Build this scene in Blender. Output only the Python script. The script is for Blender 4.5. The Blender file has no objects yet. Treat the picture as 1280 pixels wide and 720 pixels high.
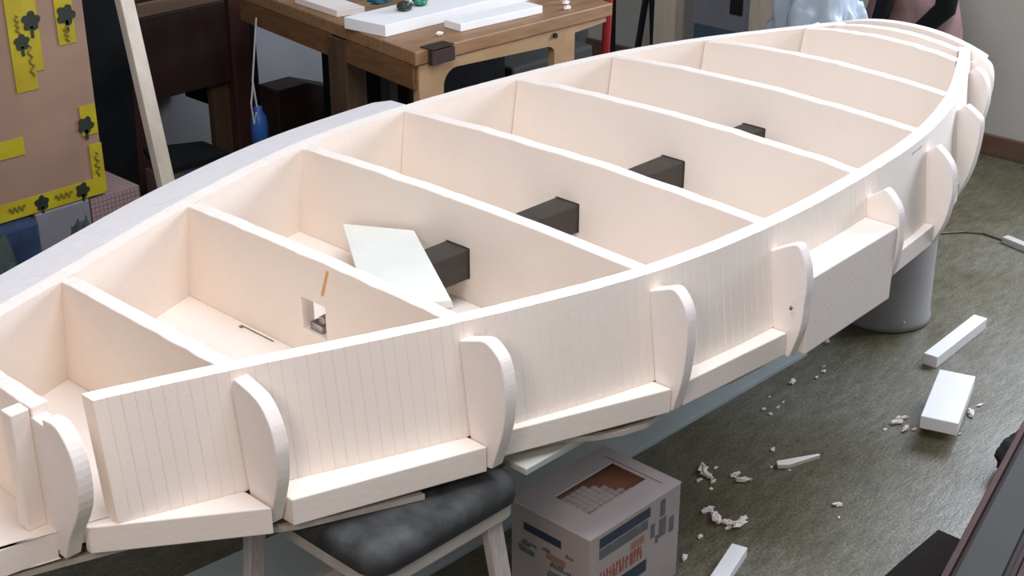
import bpy, bmesh, math, random
from mathutils import Vector, Matrix, noise
random.seed(7)
scene = bpy.context.scene
COL = scene.collection

# ------------------------------------------------------------ materials
def new_mat(name):
    m = bpy.data.materials.new(name); m.use_nodes = True
    nt = m.node_tree
    return m, nt, nt.nodes['Principled BSDF']

def coords(nt, scale=(1, 1, 1), rot=(0, 0, 0)):
    tc = nt.nodes.new('ShaderNodeTexCoord'); mp = nt.nodes.new('ShaderNodeMapping')
    mp.inputs['Scale'].default_value = scale; mp.inputs['Rotation'].default_value = rot
    nt.links.new(tc.outputs['Object'], mp.inputs['Vector'])
    return mp.outputs['Vector']

def noise_node(nt, vec, scale, detail=4, rough=.55):
    n = nt.nodes.new('ShaderNodeTexNoise')
    n.inputs['Scale'].default_value = scale; n.inputs['Detail'].default_value = detail
    n.inputs['Roughness'].default_value = rough
    nt.links.new(vec, n.inputs['Vector'])
    return n.outputs['Fac']

def ramp(nt, fac, stops):
    r = nt.nodes.new('ShaderNodeValToRGB'); e = r.color_ramp.elements
    while len(e) < len(stops): e.new(.5)
    for k, (p, c) in enumerate(stops):
        e[k].position = p; e[k].color = (c[0], c[1], c[2], 1)
    nt.links.new(fac, r.inputs['Fac'])
    return r.outputs['Color']

def simple(name, c1, c2=None, scale=20, stretch=(1, 1, 1), rough=.6, metal=0, bump=0, bscale=None, spec=.5, rot=(0, 0, 0)):
    m, nt, b = new_mat(name)
    c2 = c2 or tuple(x * .85 for x in c1)
    v = coords(nt, stretch, rot)
    f = noise_node(nt, v, scale)
    nt.links.new(ramp(nt, f, [(.3, c2), (.7, c1)]), b.inputs['Base Color'])
    b.inputs['Roughness'].default_value = rough
    b.inputs['Metallic'].default_value = metal
    b.inputs['Specular IOR Level'].default_value = spec
    if bump:
        bn = nt.nodes.new('ShaderNodeBump'); bn.inputs['Strength'].default_value = bump
        bn.inputs['Distance'].default_value = .002
        f2 = noise_node(nt, v, bscale or scale * 3)
        nt.links.new(f2, bn.inputs['Height']); nt.links.new(bn.outputs['Normal'], b.inputs['Normal'])
    return m

def foam_mat(name, c1, c2):
    m, nt, b = new_mat(name)
    v = coords(nt)
    f = noise_node(nt, v, 9, 3)
    nt.links.new(ramp(nt, f, [(.3, c2), (.7, c1)]), b.inputs['Base Color'])
    b.inputs['Roughness'].default_value = .75
    b.inputs['Specular IOR Level'].default_value = .25
    bn = nt.nodes.new('ShaderNodeBump'); bn.inputs['Strength'].default_value = .22
    bn.inputs['Distance'].default_value = .0025
    nt.links.new(noise_node(nt, v, 120, 3), bn.inputs['Height'])
    nt.links.new(bn.outputs['Normal'], b.inputs['Normal'])
    return m

M = {}
M['foam'] = foam_mat('foam', (.87, .765, .665), (.85, .74, .64))
M['foam_cut'] = foam_mat('foam_cut', (.87, .775, .70), (.85, .75, .67))
M['foam_offcut'] = foam_mat('foam_offcut', (.80, .80, .72), (.76, .75, .66))
M['foam_white'] = foam_mat('foam_white', (.88, .85, .82), (.83, .80, .77))
M['plank_grey'] = simple('plank_grey', (.74, .68, .65), (.62, .57, .55), 30, (1, 12, 4), .6, bump=.3)
M['keel_board'] = simple('keel_board', (.52, .47, .40), (.42, .36, .29), 12, (1, 8, 1), .6)
M['brown_layer'] = simple('brown_layer', (.12, .07, .035), (.07, .04, .02), 20, rough=.7)
M['tube'] = simple('tube_dark', (.045, .038, .032), (.03, .025, .02), 60, rough=.5, bump=.2)
M['steel'] = simple('steel', (.5, .45, .42), (.25, .2, .18), 80, rough=.25, metal=1)
M['pencil'] = simple('pencil', (.2, .15, .12), rough=.8)
M['glue'] = simple('glue', (.75, .42, .10), (.6, .3, .08), rough=.4)
M['pad'] = simple('pad_black', (.075, .078, .076), (.022, .023, .022), 22, rough=.75, bump=.35, bscale=60)
M['stool_metal'] = simple('stool_metal', (.58, .53, .46), (.42, .38, .32), 14, rough=.45)
M['stool_wood'] = simple('stool_leg', (.62, .55, .52), (.45, .38, .35), 30, (8, 8, 1), .5)
M['board_blue'] = simple('board_blue', (.52, .58, .56), (.46, .51, .49), 6, rough=.5)
M['plank_pale'] = simple('plank_pale', (.56, .54, .48), (.46, .45, .40), 8, (1, 20, 1), rough=.55)
M['bucket'] = simple('bucket', (.30, .28, .26), (.26, .24, .22), 5, rough=.5)
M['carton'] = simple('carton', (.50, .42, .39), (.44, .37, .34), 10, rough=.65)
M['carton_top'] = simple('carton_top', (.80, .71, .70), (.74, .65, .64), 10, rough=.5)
M['carton_in'] = simple('carton_in', (.52, .27, .17), (.40, .20, .12), 14, rough=.7)
M['navy'] = simple('print_navy', (.025, .035, .07), (.04, .06, .09), 40, rough=.5)
M['print_grey'] = simple('print_grey', (.10, .11, .12), (.18, .18, .17), 60, rough=.5)
M['print_red'] = simple('print_red', (.42, .10, .05), (.30, .08, .05), 60, rough=.5)
M['print_orange'] = simple('print_orange', (.40, .21, .12), (.33, .2, .13), 40, rough=.5)
M['mosaic_white'] = simple('mosaic_white', (.85, .78, .76), (.75, .66, .64), 50, rough=.3)
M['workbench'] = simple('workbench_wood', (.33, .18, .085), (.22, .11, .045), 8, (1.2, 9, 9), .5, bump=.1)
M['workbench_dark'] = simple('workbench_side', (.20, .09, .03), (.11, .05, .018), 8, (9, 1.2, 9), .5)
M['ply'] = simple('ply_panel', (.42, .26, .13), (.33, .19, .09), 7, (1.2, 6, 3), .5)
M['cupboard'] = simple('dark_wood', (.035, .014, .009), (.018, .008, .006), 6, (4, 4, .8), .45)
M['cupboard_post'] = simple('red_dark_wood', (.065, .026, .02), (.04, .017, .013), 6, (6, 6, .8), .4)
M['rail'] = simple('rail_wood', (.14, .08, .045), (.09, .05, .03), 7, (1, 6, 6), .5)
M['leg_brown'] = simple('leg_brown', (.085, .045, .02), (.05, .027, .013), 7, (6, 6, 1), .55)
M['black'] = simple('black_cloth', (.010, .011, .012), (.005, .006, .006), 12, rough=.9, spec=.15)
M['black_metal'] = simple('black_metal', (.012, .012, .013), rough=.4)
M['brown_chest'] = simple('brown_chest', (.040, .020, .013), (.022, .012, .009), 7, rough=.6)
M['paper'] = simple('brown_paper', (.32, .19, .125), (.20, .125, .075), 3.5, rough=.55, bump=.25, bscale=12)
M['tape'] = simple('yellow_tape', (.40, .33, .012), (.32, .22, .010), 14, rough=.4)
M['ink'] = simple('tape_ink', (.012, .015, .012), (.02, .03, .012), 20, rough=.5)
M['ink_soft'] = simple('tape_print', (.13, .11, .01), (.2, .15, .01), 50, rough=.5)
M['charcoal'] = simple('charcoal_cloth', (.045, .043, .035), (.025, .024, .02), 14, rough=.9, spec=.1)
M['blue_cloth'] = simple('blue_cloth', (.014, .035, .09), (.008, .016, .04), 25, rough=.8)
M['blue_plastic'] = simple('blue_plastic', (.03, .10, .32), (.025, .08, .26), 8, rough=.35)
M['cord_white'] = simple('cord_white', (.5, .48, .46), rough=.7)
M['dark_green'] = simple('dark_green_cloth', (.012, .022, .018), (.03, .04, .035), 30, rough=.8)
M['grey_crate'] = simple('grey_crate', (.20, .18, .19), (.14, .135, .14), 8, rough=.6)
M['card_box'] = simple('dim_cardboard', (.13, .10, .08), (.10, .075, .06), 8, rough=.7)
M['shadow_dark'] = simple('floor_shadow', (.018, .014, .011), rough=.9, spec=.1)
M['red_metal'] = simple('red_metal', (.34, .02, .02), (.25, .015, .015), 8, rough=.35)
M['post_cream'] = simple('post_cream', (.62, .52, .40), (.52, .43, .33), 8, (6, 6, 1), .5)
M['cabinet_grey'] = simple('cabinet_grey', (.22, .22, .235), (.18, .18, .195), 6, rough=.45)
M['petrol'] = simple('petrol_trim', (.06, .10, .13), rough=.4)
M['teal'] = simple('teal_plastic', (.02, .12, .14), (.015, .07, .1), 20, rough=.35)
M['green'] = simple('green_plastic', (.01, .22, .12), (.01, .16, .09), 20, rough=.35)
M['olive'] = simple('olive_plastic', (.035, .04, .018), (.02, .025, .012), 20, rough=.45)
M['bag_pattern'] = simple('bag_pattern', (.36, .20, .20), (.10, .055, .03), 7, rough=.75)
M['chest_wood'] = simple('chest_wood', (.05, .026, .02), (.03, .017, .013), 8, (1, 8, 8), .7, spec=.25)
M['chest_rim'] = simple('chest_rim', (.08, .035, .028), (.05, .022, .018), 8, (1, 8, 8), .7, spec=.25)
M['chest_panel'] = simple('chest_panel', (.060, .058, .050), (.048, .046, .040), 3, rough=.75, spec=.25)
M['frame_white'] = simple('window_white', (.75, .75, .74), rough=.4)
M['concrete'] = simple('baseboard_wood', (.20, .11, .07), (.15, .085, .055), 6, (6, 1, 6), .45)

def sheet_checked():
    m, nt, b = new_mat('checked_paper')
    v = coords(nt)
    k = nt.nodes.new('ShaderNodeTexBrick'); k.offset = 0
    for n_, val in (('Scale', 1), ('Brick Width', .011), ('Row Height', .011), ('Mortar Size', .0016)): k.inputs[n_].default_value = val
    k.inputs['Color1'].default_value = (.30, .20, .18, 1); k.inputs['Color2'].default_value = (.27, .18, .165, 1)
    k.inputs['Mortar'].default_value = (.16, .10, .10, 1)
    mp = v.node; mp.inputs['Rotation'].default_value = (math.pi / 2, 0, 0)
    nt.links.new(v, k.inputs['Vector']); nt.links.new(k.outputs['Color'], b.inputs['Base Color'])
    b.inputs['Roughness'].default_value = .6
    return m
M['checked'] = sheet_checked()

def plastic_bag():
    m, nt, b = new_mat('pale_plastic_bag')
    v = coords(nt)
    nt.links.new(ramp(nt, noise_node(nt, v, 9, 5), [(.3, (.50, .58, .64)), (.65, (.68, .75, .82))]), b.inputs['Base Color'])
    b.inputs['Roughness'].default_value = .3
    b.inputs['Transmission Weight'].default_value = .25
    return m
M['plastic_bag'] = plastic_bag()

def floor_mat():
    m, nt, b = new_mat('floor_speckled')
    v = coords(nt)
    big = noise_node(nt, v, 1.7, 4, .6)
    streak = noise_node(nt, coords(nt, (14, 45, 1), (0, 0, math.radians(-38))), 1.0, 5, .7)
    fine = noise_node(nt, coords(nt, (1, 1.6, 1)), 120, 5, .75)
    c_big = ramp(nt, big, [(.32, (.105, .088, .045)), (.5, (.145, .130, .085)), (.68, (.185, .170, .135))])
    c_fine = ramp(nt, fine, [(.33, (.45, .45, .42)), (.52, (1, 1, 1)), (.70, (1.6, 1.6, 1.55))])
    c_st = ramp(nt, streak, [(.35, (.72, .71, .66)), (.65, (1.22, 1.22, 1.24))])
    def mul(a, c):
        x = nt.nodes.new('ShaderNodeMix'); x.data_type = 'RGBA'; x.blend_type = 'MULTIPLY'
        x.inputs[0].default_value = 1
        nt.links.new(a, x.inputs[6]); nt.links.new(c, x.inputs[7]); return x.outputs[2]
    nt.links.new(mul(mul(c_big, c_st), c_fine), b.inputs['Base Color'])
    rr = nt.nodes.new('ShaderNodeMapRange'); rr.inputs['To Min'].default_value = .22; rr.inputs['To Max'].default_value = .5
    nt.links.new(noise_node(nt, v, 6, 4), rr.inputs['Value']); nt.links.new(rr.outputs['Result'], b.inputs['Roughness'])
    bn = nt.nodes.new('ShaderNodeBump'); bn.inputs['Strength'].default_value = .3; bn.inputs['Distance'].default_value = .003
    nt.links.new(streak, bn.inputs['Height'])
    b2 = nt.nodes.new('ShaderNodeBump'); b2.inputs['Strength'].default_value = .35; b2.inputs['Distance'].default_value = .0012
    nt.links.new(fine, b2.inputs['Height']); nt.links.new(bn.outputs['Normal'], b2.inputs['Normal'])
    nt.links.new(b2.outputs['Normal'], b.inputs['Normal'])
    b.inputs['Specular IOR Level'].default_value = .5
    return m
M['floor'] = floor_mat()
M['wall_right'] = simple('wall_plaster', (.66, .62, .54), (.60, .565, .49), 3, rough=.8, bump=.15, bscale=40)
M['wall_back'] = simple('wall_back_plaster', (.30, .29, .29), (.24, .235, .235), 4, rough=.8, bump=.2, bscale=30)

# ------------------------------------------------------------ mesh helpers
ORG = {}
def link(name, bm, mat, parent=None, org=None, smooth=False, bevel=0, kind=None, label=None):
    """bm holds WORLD coordinates; the object gets its origin at org (or at its parent's)."""
    o_ = Vector(org) if org is not None else (ORG[parent.name] if parent else Vector((0, 0, 0)))
    po = ORG[parent.name] if parent else Vector((0, 0, 0))
    bmesh.ops.recalc_face_normals(bm, faces=bm.faces)
    bm.transform(Matrix.Translation(-o_))
    me = bpy.data.meshes.new(name); bm.to_mesh(me); bm.free()
    for x in (mat if isinstance(mat, (list, tuple)) else [mat]): me.materials.append(M[x])
    if smooth:
        for p in me.polygons: p.use_smooth = True
    ob = bpy.data.objects.new(name, me); COL.objects.link(ob)
    ob.location = o_ - po
    if parent: ob.parent = parent
    ORG[ob.name] = o_
    if bevel:
        md = ob.modifiers.new('bevel', 'BEVEL'); md.width = bevel; md.segments = 2; md.limit_method = 'ANGLE'
        md.angle_limit = math.radians(40)
    if kind: ob['kind'] = kind
    if label: ob['label'] = label
    return ob

def empty(name, loc, label, cat, group=None):
    o = bpy.data.objects.new(name, None); COL.objects.link(o); o.location = loc
    o.empty_display_size = .05
    o['label'] = label; o['category'] = cat
    if group: o['group'] = group
    ORG[o.name] = Vector(loc)
    return o

def tag(o, label, cat, group=None):
    o['label'] = label; o['category'] = cat
    if group: o['group'] = group
    return o

def box(bm, x0, x1, y0, y1, z0, z1, mtx=None):
    vs = [bm.verts.new(Vector((x, y, z)) if mtx is None else mtx @ Vector((x, y, z)))
          for x in (x0, x1) for y in (y0, y1) for z in (z0, z1)]
    for f in ((0, 1, 3, 2), (4, 6, 7, 5), (0, 4, 5, 1), (2, 3, 7, 6), (0, 2, 6, 4), (1, 5, 7, 3)):
        bm.faces.new([vs[i] for i in f])
    return bm

def prism(bm, pts, ext):
    """closed 3-D outline pts extruded by the vector ext"""
    a = [bm.verts.new(Vector(p)) for p in pts]; b = [bm.verts.new(Vector(p) + Vector(ext)) for p in pts]
    bm.faces.new(a); bm.faces.new(b[::-1])
    for i in range(len(a)):
        j = (i + 1) % len(a); bm.faces.new([a[i], b[i], b[j], a[j]])
    return bm

def tube(bm, pts, r, n=10, r2=None):
    pts = [Vector(p) for p in pts]; rings = []
    for i, p in enumerate(pts):
        d = (pts[min(i + 1, len(pts) - 1)] - pts[max(i - 1, 0)]).normalized()
        u = d.orthogonal().normalized() if i == 0 else (u - d * u.dot(d)).normalized()
        w = d.cross(u)
        rr = r if r2 is None else r + (r2 - r) * i / (len(pts) - 1)
        rings.append([bm.verts.new(p + (u * math.cos(t) + w * math.sin(t)) * rr) for t in [2 * math.pi * k / n for k in range(n)]])
    for a, b in zip(rings, rings[1:]):
        for k in range(n): bm.faces.new([a[k], a[(k + 1) % n], b[(k + 1) % n], b[k]])
    bm.faces.new(rings[0][::-1]); bm.faces.new(rings[-1])
    return bm

def bar(bm, a, b, w, h, up=(0, 0, 1)):
    a = Vector(a); b = Vector(b); d = (b - a).normalized()
    s = d.cross(Vector(up)).normalized(); t = s.cross(d)
    prism(bm, [a + s * w / 2 + t * h / 2, a - s * w / 2 + t * h / 2, a - s * w / 2 - t * h / 2, a + s * w / 2 - t * h / 2], b - a)
    return bm

def N(): return bmesh.new()

def lathe(bm, cx, cy, prof, n=40):
    rings = []
    for r, z in prof:
        rings.append([bm.verts.new((cx + r * math.cos(2 * math.pi * k / n), cy + r * math.sin(2 * math.pi * k / n), z)) for k in range(n)])
    for a, b in zip(rings, rings[1:]):
        for k in range(n): bm.faces.new([a[k], a[(k + 1) % n], b[(k + 1) % n], b[k]])
    bm.faces.new(rings[0][::-1]); bm.faces.new(rings[-1])
    return bm

def heap(bm, c, r, seed, sub=4, amp=.35, sc=2.2):
    """a lumpy cloth heap or crumb"""
    tmp = bmesh.ops.create_icosphere(bm, subdivisions=sub, radius=1)['verts']
    for v in tmp:
        n = v.co.normalized()
        k = 1 + amp * noise.fractal(n * sc + Vector((seed, seed * 1.7, 0)), 1, 2, 4)
        v.co = Vector((c[0] + n.x * r[0] * k, c[1] + n.y * r[1] * k, max(c[2] + n.z * r[2] * k, c[2] - r[2])))
    return bm

# ------------------------------------------------------------ the room
XW, YW = 4.74, 4.05
bm = N()
box(bm, -2.2, XW, -2.2, YW, -.05, 0)
link('floor', bm, 'floor', kind='structure')
# right wall with a window opening, plus its frame and glass
WY0, WY1, WZ0, WZ1 = .35, 1.95, 1.02, 2.15
bm = N()
box(bm, XW, XW + .12, -2.2, WY0, 0, 2.6); box(bm, XW, XW + .12, WY1, YW + .12, 0, 2.6)
box(bm, XW, XW + .12, WY0, WY1, 0, WZ0); box(bm, XW, XW + .12, WY0, WY1, WZ1, 2.6)
link('wall_right', bm, 'wall_right', kind='structure')
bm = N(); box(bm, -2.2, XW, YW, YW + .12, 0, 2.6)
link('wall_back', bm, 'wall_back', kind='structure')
bm = N(); box(bm, XW - .018, XW - .0005, -2.2, YW - .001, 0, .075)
link('baseboard_right', bm, 'concrete', kind='structure', bevel=.003)
bm = N()
for a in ((WY0, WY0 + .05, WZ0, WZ1), (WY1 - .05, WY1, WZ0, WZ1), (WY0 + .05, WY1 - .05, WZ0, WZ0 + .05),
          (WY0 + .05, WY1 - .05, WZ1 - .05, WZ1), (1.12, 1.18, WZ0 + .05, WZ1 - .05)):
    box(bm, XW + .03, XW + .09, *a)
link('window_1', bm, 'frame_white', kind='structure', bevel=.004)

# ------------------------------------------------------------ the foam ship hull
CY = 1.83
ST = [(.30, .012), (.56, .060), (.84, .138), (1.062, .215), (1.416, .348), (1.768, .446), (2.08, .474),
      (2.434, .460), (2.742, .420), (3.020, .342), (3.303, .222), (3.42, .165)]
def hw(x):                                           # inner half width of the side walls
    n = len(ST)
    for i in range(n - 1):
        if x <= ST[i + 1][0] or i == n - 2: break
    x0, y0 = ST[i]; x1, y1 = ST[i + 1]
    m0 = (ST[min(i + 1, n - 1)][1] - ST[max(i - 1, 0)][1]) / (ST[min(i + 1, n - 1)][0] - ST[max(i - 1, 0)][0])
    m1 = (ST[min(i + 2, n - 1)][1] - ST[i][1]) / (ST[min(i + 2, n - 1)][0] - ST[i][0])
    h = x1 - x0; t = (x - x0) / h
    return ((2*t**3 - 3*t*t + 1) * y0 + (t**3 - 2*t*t + t) * h * m0 + (-2*t**3 + 3*t*t) * y1 + (t**3 - t*t) * h * m1)
WT = .031                                            # wall thickness
ZT, ZF, ZB = .75, .555, .508                         # deck edge, inner floor, shelf underside

hull = empty('foam_ship_hull', (2.0, CY, .485), 'large white foam ship hull with open bulkhead compartments resting on a black padded stool', 'model ship')

# bulkheads: (X of its left face, camber, has hole)
BH = [(.806, 0), (1.060, 0), (1.402, .004), (1.755, .010), (2.070, .014), (2.422, .015), (2.730, .016), (3.010, .018), (3.292, .018), (3.375, .020)]
TH = .028
TUBE = (1.783, 1.848, .604, .668)
def side_flare(z): return .030 * (ZT - z) / .2       # walls lean out a little towards the floor
def wall_top(y, w, cam):
    t = (y - CY) / w
    return ZT - .0015 + cam * (1 - t * t)
for k, (X, cam) in enumerate(BH):
    w = hw(X + TH / 2)
    ny = 28
    bm = N()
    ys = sorted([-w + 2 * w * i / ny for i in range(ny + 1)] + [TUBE[0] - CY, TUBE[1] - CY])
    hole = 2 <= k <= 6
    def col_(y):
        zt = wall_top(CY + y, w, cam) + .0022 * noise.noise(Vector((y * 26, k * 3.1, 0))) + .001 * noise.noise(Vector((y * 90, k, 5)))
        return zt
    zs_of = lambda y: [ZF, TUBE[2], TUBE[3], col_(y)]
    fr = []; bk = []
    for y in ys:
        fl = lambda z: (y + math.copysign(max(0, side_flare(z) * .9 - .001), y)) if abs(abs(y) - w) < 1e-6 else y
        fr.append([bm.verts.new((X, CY + fl(z), z)) for z in zs_of(y)])
        bk.append([bm.verts.new((X + TH, CY + fl(z), z + (.0006 if z > .7 else 0))) for z in zs_of(y)])
    nn = len(ys)
    solid = {}
    for i in range(nn - 1):
        ym = (ys[i] + ys[i + 1]) / 2 + CY
        for j in range(3):
            solid[i, j] = not (hole and j == 1 and TUBE[0] < ym < TUBE[1])
    for (i, j), s in solid.items():
        if not s: continue
        bm.faces.new([fr[i][j], fr[i + 1][j], fr[i + 1][j + 1], fr[i][j + 1]])
        bm.faces.new([bk[i][j], bk[i][j + 1], bk[i + 1][j + 1], bk[i + 1][j]])
        for (di, dj, a, b_) in ((-1, 0, (i, j), (i, j + 1)), (1, 0, (i + 1, j), (i + 1, j + 1)), (0, -1, (i, j), (i + 1, j)), (0, 1, (i, j + 1), (i + 1, j + 1))):
            if not solid.get((i + di, j + dj), False):
                bm.faces.new([fr[a[0]][a[1]], fr[b_[0]][b_[1]], bk[b_[0]][b_[1]], bk[a[0]][a[1]]])
    link('bulkhead', bm, 'foam', hull, bevel=.0018)
# transom, arched and wider than the walls
bm = N()
X = 3.425; w = .232; pts = []
for i in range(25):
    y = -w + 2 * w * i / 24
    pts.append((X, CY + y, .733 + .043 * (1 - (abs(y) / w) ** 2.2)))
low = [(w - .004, .66), (w - .03, .58), (w - .07, .515), (-w + .07, .515), (-w + .03, .58), (-w + .004, .66)]
pts += [(X, CY + y, z) for y, z in low]
prism(bm, pts, (TH, 0, 0)); link('transom', bm, 'foam', hull, bevel=.002)
# bow block closing the hull at its far left end
bm = N(); prism(bm, [(.20, CY, .505), (.36, CY - .045, .505), (.36, CY + .045, .505)], (0, 0, .245)); link('bow_block', bm, 'foam', hull)

# side walls: smooth inside, narrow vertical strips outside
def side_wall(sgn, x0, x1, strips=True, name='side_wall'):
    bm = N()
    xs = [x0]; out = [WT]
    x = x0
    step = .0185
    while x < x1 - .004:
        nx = min(x + step, x1)
        if strips and .86 < x < 2.46:
            d = .0005 * random.random()
            xs += [x + .0011, nx - .0011, nx]; out += [WT + d, WT + d, WT - .0012]
        else:
            xs += [nx]; out += [WT]
        x = nx
    rows = []
    for x, o in zip(xs, out):
        w = hw(x); jit = .0012 * noise.noise(Vector((x * 30, sgn, 2)))
        rows.append([bm.verts.new((x, CY + sgn * (w + side_flare(ZF) * .9), ZF)),
                     bm.verts.new((x, CY + sgn * w, ZT + jit)),
                     bm.verts.new((x, CY + sgn * (w + o), ZT + jit)),
                     bm.verts.new((x, CY + sgn * (w + o + .024), ZF))])
    for a, b in zip(rows, rows[1:]):
        for j in range(4): bm.faces.new([a[j], b[j], b[(j + 1) % 4], a[(j + 1) % 4]])
    bm.faces.new(rows[0]); bm.faces.new(rows[-1][::-1])
    return link(name, bm, 'foam', hull)
side_wall(-1, .876, 3.424)
side_wall(1, .36, 3.424, strips=False)
# short corner batten on the cut bow frame
bm = N(); box(bm, .776, .8055, 1.700, 1.728, ZF, .747); link('corner_batten', bm, 'foam', hull, bevel=.002)

# grey filler plank outside the far wall
bm = N(); rows = []
for i in range(41):
    x = .42 + (2.108 - .42) * i / 40; w = hw(x) + WT + .0005
    e = .072 + .02 * math.sin(math.pi * min(1, (x - .42) / 1.5)) 
    if x > 2.07: e -= (x - 2.07) * .5
    rows.append([bm.verts.new((x, CY + w, .7495)), bm.verts.new((x, CY + w + e, .7485)), bm.verts.new((x, CY + w + e, .712)), bm.verts.new((x, CY + w, .712))])
for a, b in zip(rows, rows[1:]):
    for j in range(4): bm.faces.new([a[j], b[j], b[(j + 1) % 4], a[(j + 1) % 4]])
bm.faces.new(rows[0]); bm.faces.new(rows[-1][::-1])
link('filler_plank', bm, 'plank_grey', hull, bevel=.003, label='grey lavender filler plank along the far side wall')

# inner bottom plate
bm = N(); lo = [(x, hw(x) + .028) for x in [.36 + (3.424 - .36) * i / 50 for i in range(51)]]
prism(bm, [(x, CY - w, .522) for x, w in lo] + [(x, CY + w, .522) for x, w in lo[::-1]], (0, 0, ZF - .522))
link('bottom_plate', bm, 'foam', hull)
# lower smooth bottom layer, with a brown layer above it, coloured as the shaded gap
def low_off(x, d):
    tab = [(.5, .01), (.98, .028), (1.02, .055), (1.08, .092), (1.298, .098), (1.302, .04), (1.56, .04), (1.64, .082), (1.74, .085), (1.80, .045), (1.94, .062), (2.04, .062), (2.10, .045), (2.26, .066), (2.40, .05), (2.7, .03), (3.3, .02)]
    for (xa, oa), (xb, ob_) in zip(tab, tab[1:]):
        if x <= xb: return oa + (ob_ - oa) * (x - xa) / (xb - xa) - d
    return tab[-1][1] - d
LX = sorted([.5 + (3.3 - .5) * i / 60 for i in range(61)] + [1.298, 1.302])
for nm_, mt_, z0, h_, d_, lb_ in (('lower_bottom_layer', 'keel_board', .4865, .0100, 0, 'beige lower bottom layer'), ('gap_shade_layer', 'brown_layer', .4965, .0115, .010, 'thin dark brown layer painting the shaded gap under the foam')):
    bm = N(); lo = [(x, hw(x) + low_off(x, d_)) for x in LX]
    prism(bm, [(x, CY - w, z0) for x, w in lo] + [(x, CY + w, z0) for x, w in lo[::-1]], (0, 0, h_))
    link(nm_, bm, mt_, hull, label=lb_)

# ribs outside both walls
RIB = {0: (.8052, [(1.668, .742), (1.632, .744), (1.604, .716), (1.594, .676), (1.602, .620), (1.640, .556), (1.660, .512)]),
       1: (1.060, [(1.571, .742), (1.519, .727), (1.494, .698), (1.484, .668), (1.482, .640), (1.488, .590), (1.512, .515)]),
       2: (1.402, [(1.421, .731), (1.392, .738), (1.366, .722), (1.355, .700), (1.349, .665), (1.350, .625), (1.358, .580), (1.380, .515)]),
       3: (1.755, [(1.326, .730), (1.300, .738), (1.280, .720), (1.270, .696), (1.267, .660), (1.268, .620), (1.274, .570), (1.290, .510)]),
       4: (2.070, [(1.285, .724), (1.265, .731), (1.252, .715), (1.242, .690), (1.238, .655), (1.240, .615), (1.244, .565), (1.262, .505)]),
       5: (2.422, [(1.307, .723), (1.294, .731), (1.274, .715), (1.258, .690), (1.253, .650), (1.252, .615), (1.260, .565), (1.285, .507)]),
       6: (2.730, [(1.352, .730), (1.325, .710), (1.308, .685), (1.302, .650), (1.302, .615), (1.312, .560), (1.335, .507)]),
       7: (3.010, [(1.432, .738), (1.405, .722), (1.390, .706), (1.389, .660), (1.396, .600), (1.410, .550), (1.430, .507)]),
       8: (3.292, [(1.555, .742), (1.530, .726), (1.517, .700), (1.512, .665), (1.518, .620), (1.535, .560), (1.555, .507)]),
       9: (3.375, [(1.588, .745), (1.562, .732), (1.550, .705), (1.548, .665), (1.556, .615), (1.572, .560), (1.59, .507)])}
def smooth_line(p, n=4):
    out = []
    for i in range(len(p) - 1):
        q0, q1, q2, q3 = p[max(i - 1, 0)], p[i], p[i + 1], p[min(i + 2, len(p) - 1)]
        for j in range(n):
            t = j / n
            out.append(tuple(.5 * (2 * b + (c - a) * t + (2 * a - 5 * b + 4 * c - d) * t * t + (3 * b - a - 3 * c + d) * t ** 3) for a, b, c, d in zip(q0, q1, q2, q3)))
    return out + [p[-1]]
for k, (X, pr) in RIB.items():
    for sgn in (-1, 1):
        w0 = hw(X + TH / 2) + WT + .001
        y0 = (CY - w0)
        line = [(y0, pr[0][1] - (.010 if k < 4 else .022))] + smooth_line(pr)
        pts = [(X, CY + sgn * (CY - y), z) for y, z in line] + ([(X, CY + sgn * (w0 + .020), .507), (X, CY + sgn * (w0 + .022), ZF)] if k else [(X, CY + sgn * (w0 - .05), .512), (X, CY + sgn * (w0 - .05), .735)])
        bm = N(); prism(bm, pts, (TH * (.9 if k < 4 else .8), 0, 0))
        link('rib', bm, 'foam_cut', hull, bevel=.002)

# shelf planks between the ribs (x0, x1, outward offset of the outer edge at both ends)
SH = [(.42, .803, None, None), (.840, 1.056, 1.650, 1.497), (1.090, 1.400, 1.492, 1.388), (1.432, 1.753, 1.408, 1.292), (1.785, 2.068, 1.290, 1.270),
      (2.452, 2.728, 1.300, 1.332), (2.760, 3.008, 1.340, 1.420), (3.040, 3.290, 1.445, 1.545), (3.322, 3.373, 1.57, 1.60)]
for x0, x1, ya, yb in SH:
    for sgn in (-1, 1):
        if ya is None: ea, eb = hw(x0) + .06, CY - 1.678
        else: ea, eb = CY - ya, CY - yb
        ia, ib = hw(x0) + .029, hw(x1) + .029
        xm = (x0 + x1) / 2; im = hw(xm) + .029
        pts = [(x0, CY + sgn * ia, ZB), (x0, CY + sgn * ea, ZB), (x1, CY + sgn * eb, ZB), (x1, CY + sgn * ib, ZB), (xm, CY + sgn * im, ZB)]
        bm = N(); prism(bm, pts, (0, 0, ZF - ZB - .0005)); link('shelf_plank', bm, 'foam', hull, bevel=.002)
# the closed locker block between two ribs
for sgn in (-1, 1):
    xs = [2.094, 2.20, 2.30, 2.420]
    base = [(2.094, CY + sgn * (CY - 1.243), ZB), (2.420, CY + sgn * (CY - 1.256), ZB)] + [(x, CY + sgn * (hw(x) + WT + .004), ZB) for x in xs[::-1]]
    bm = N(); prism(bm, base, (0, 0, .157)); link('side_locker', bm, 'foam', hull, bevel=.003)

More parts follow.
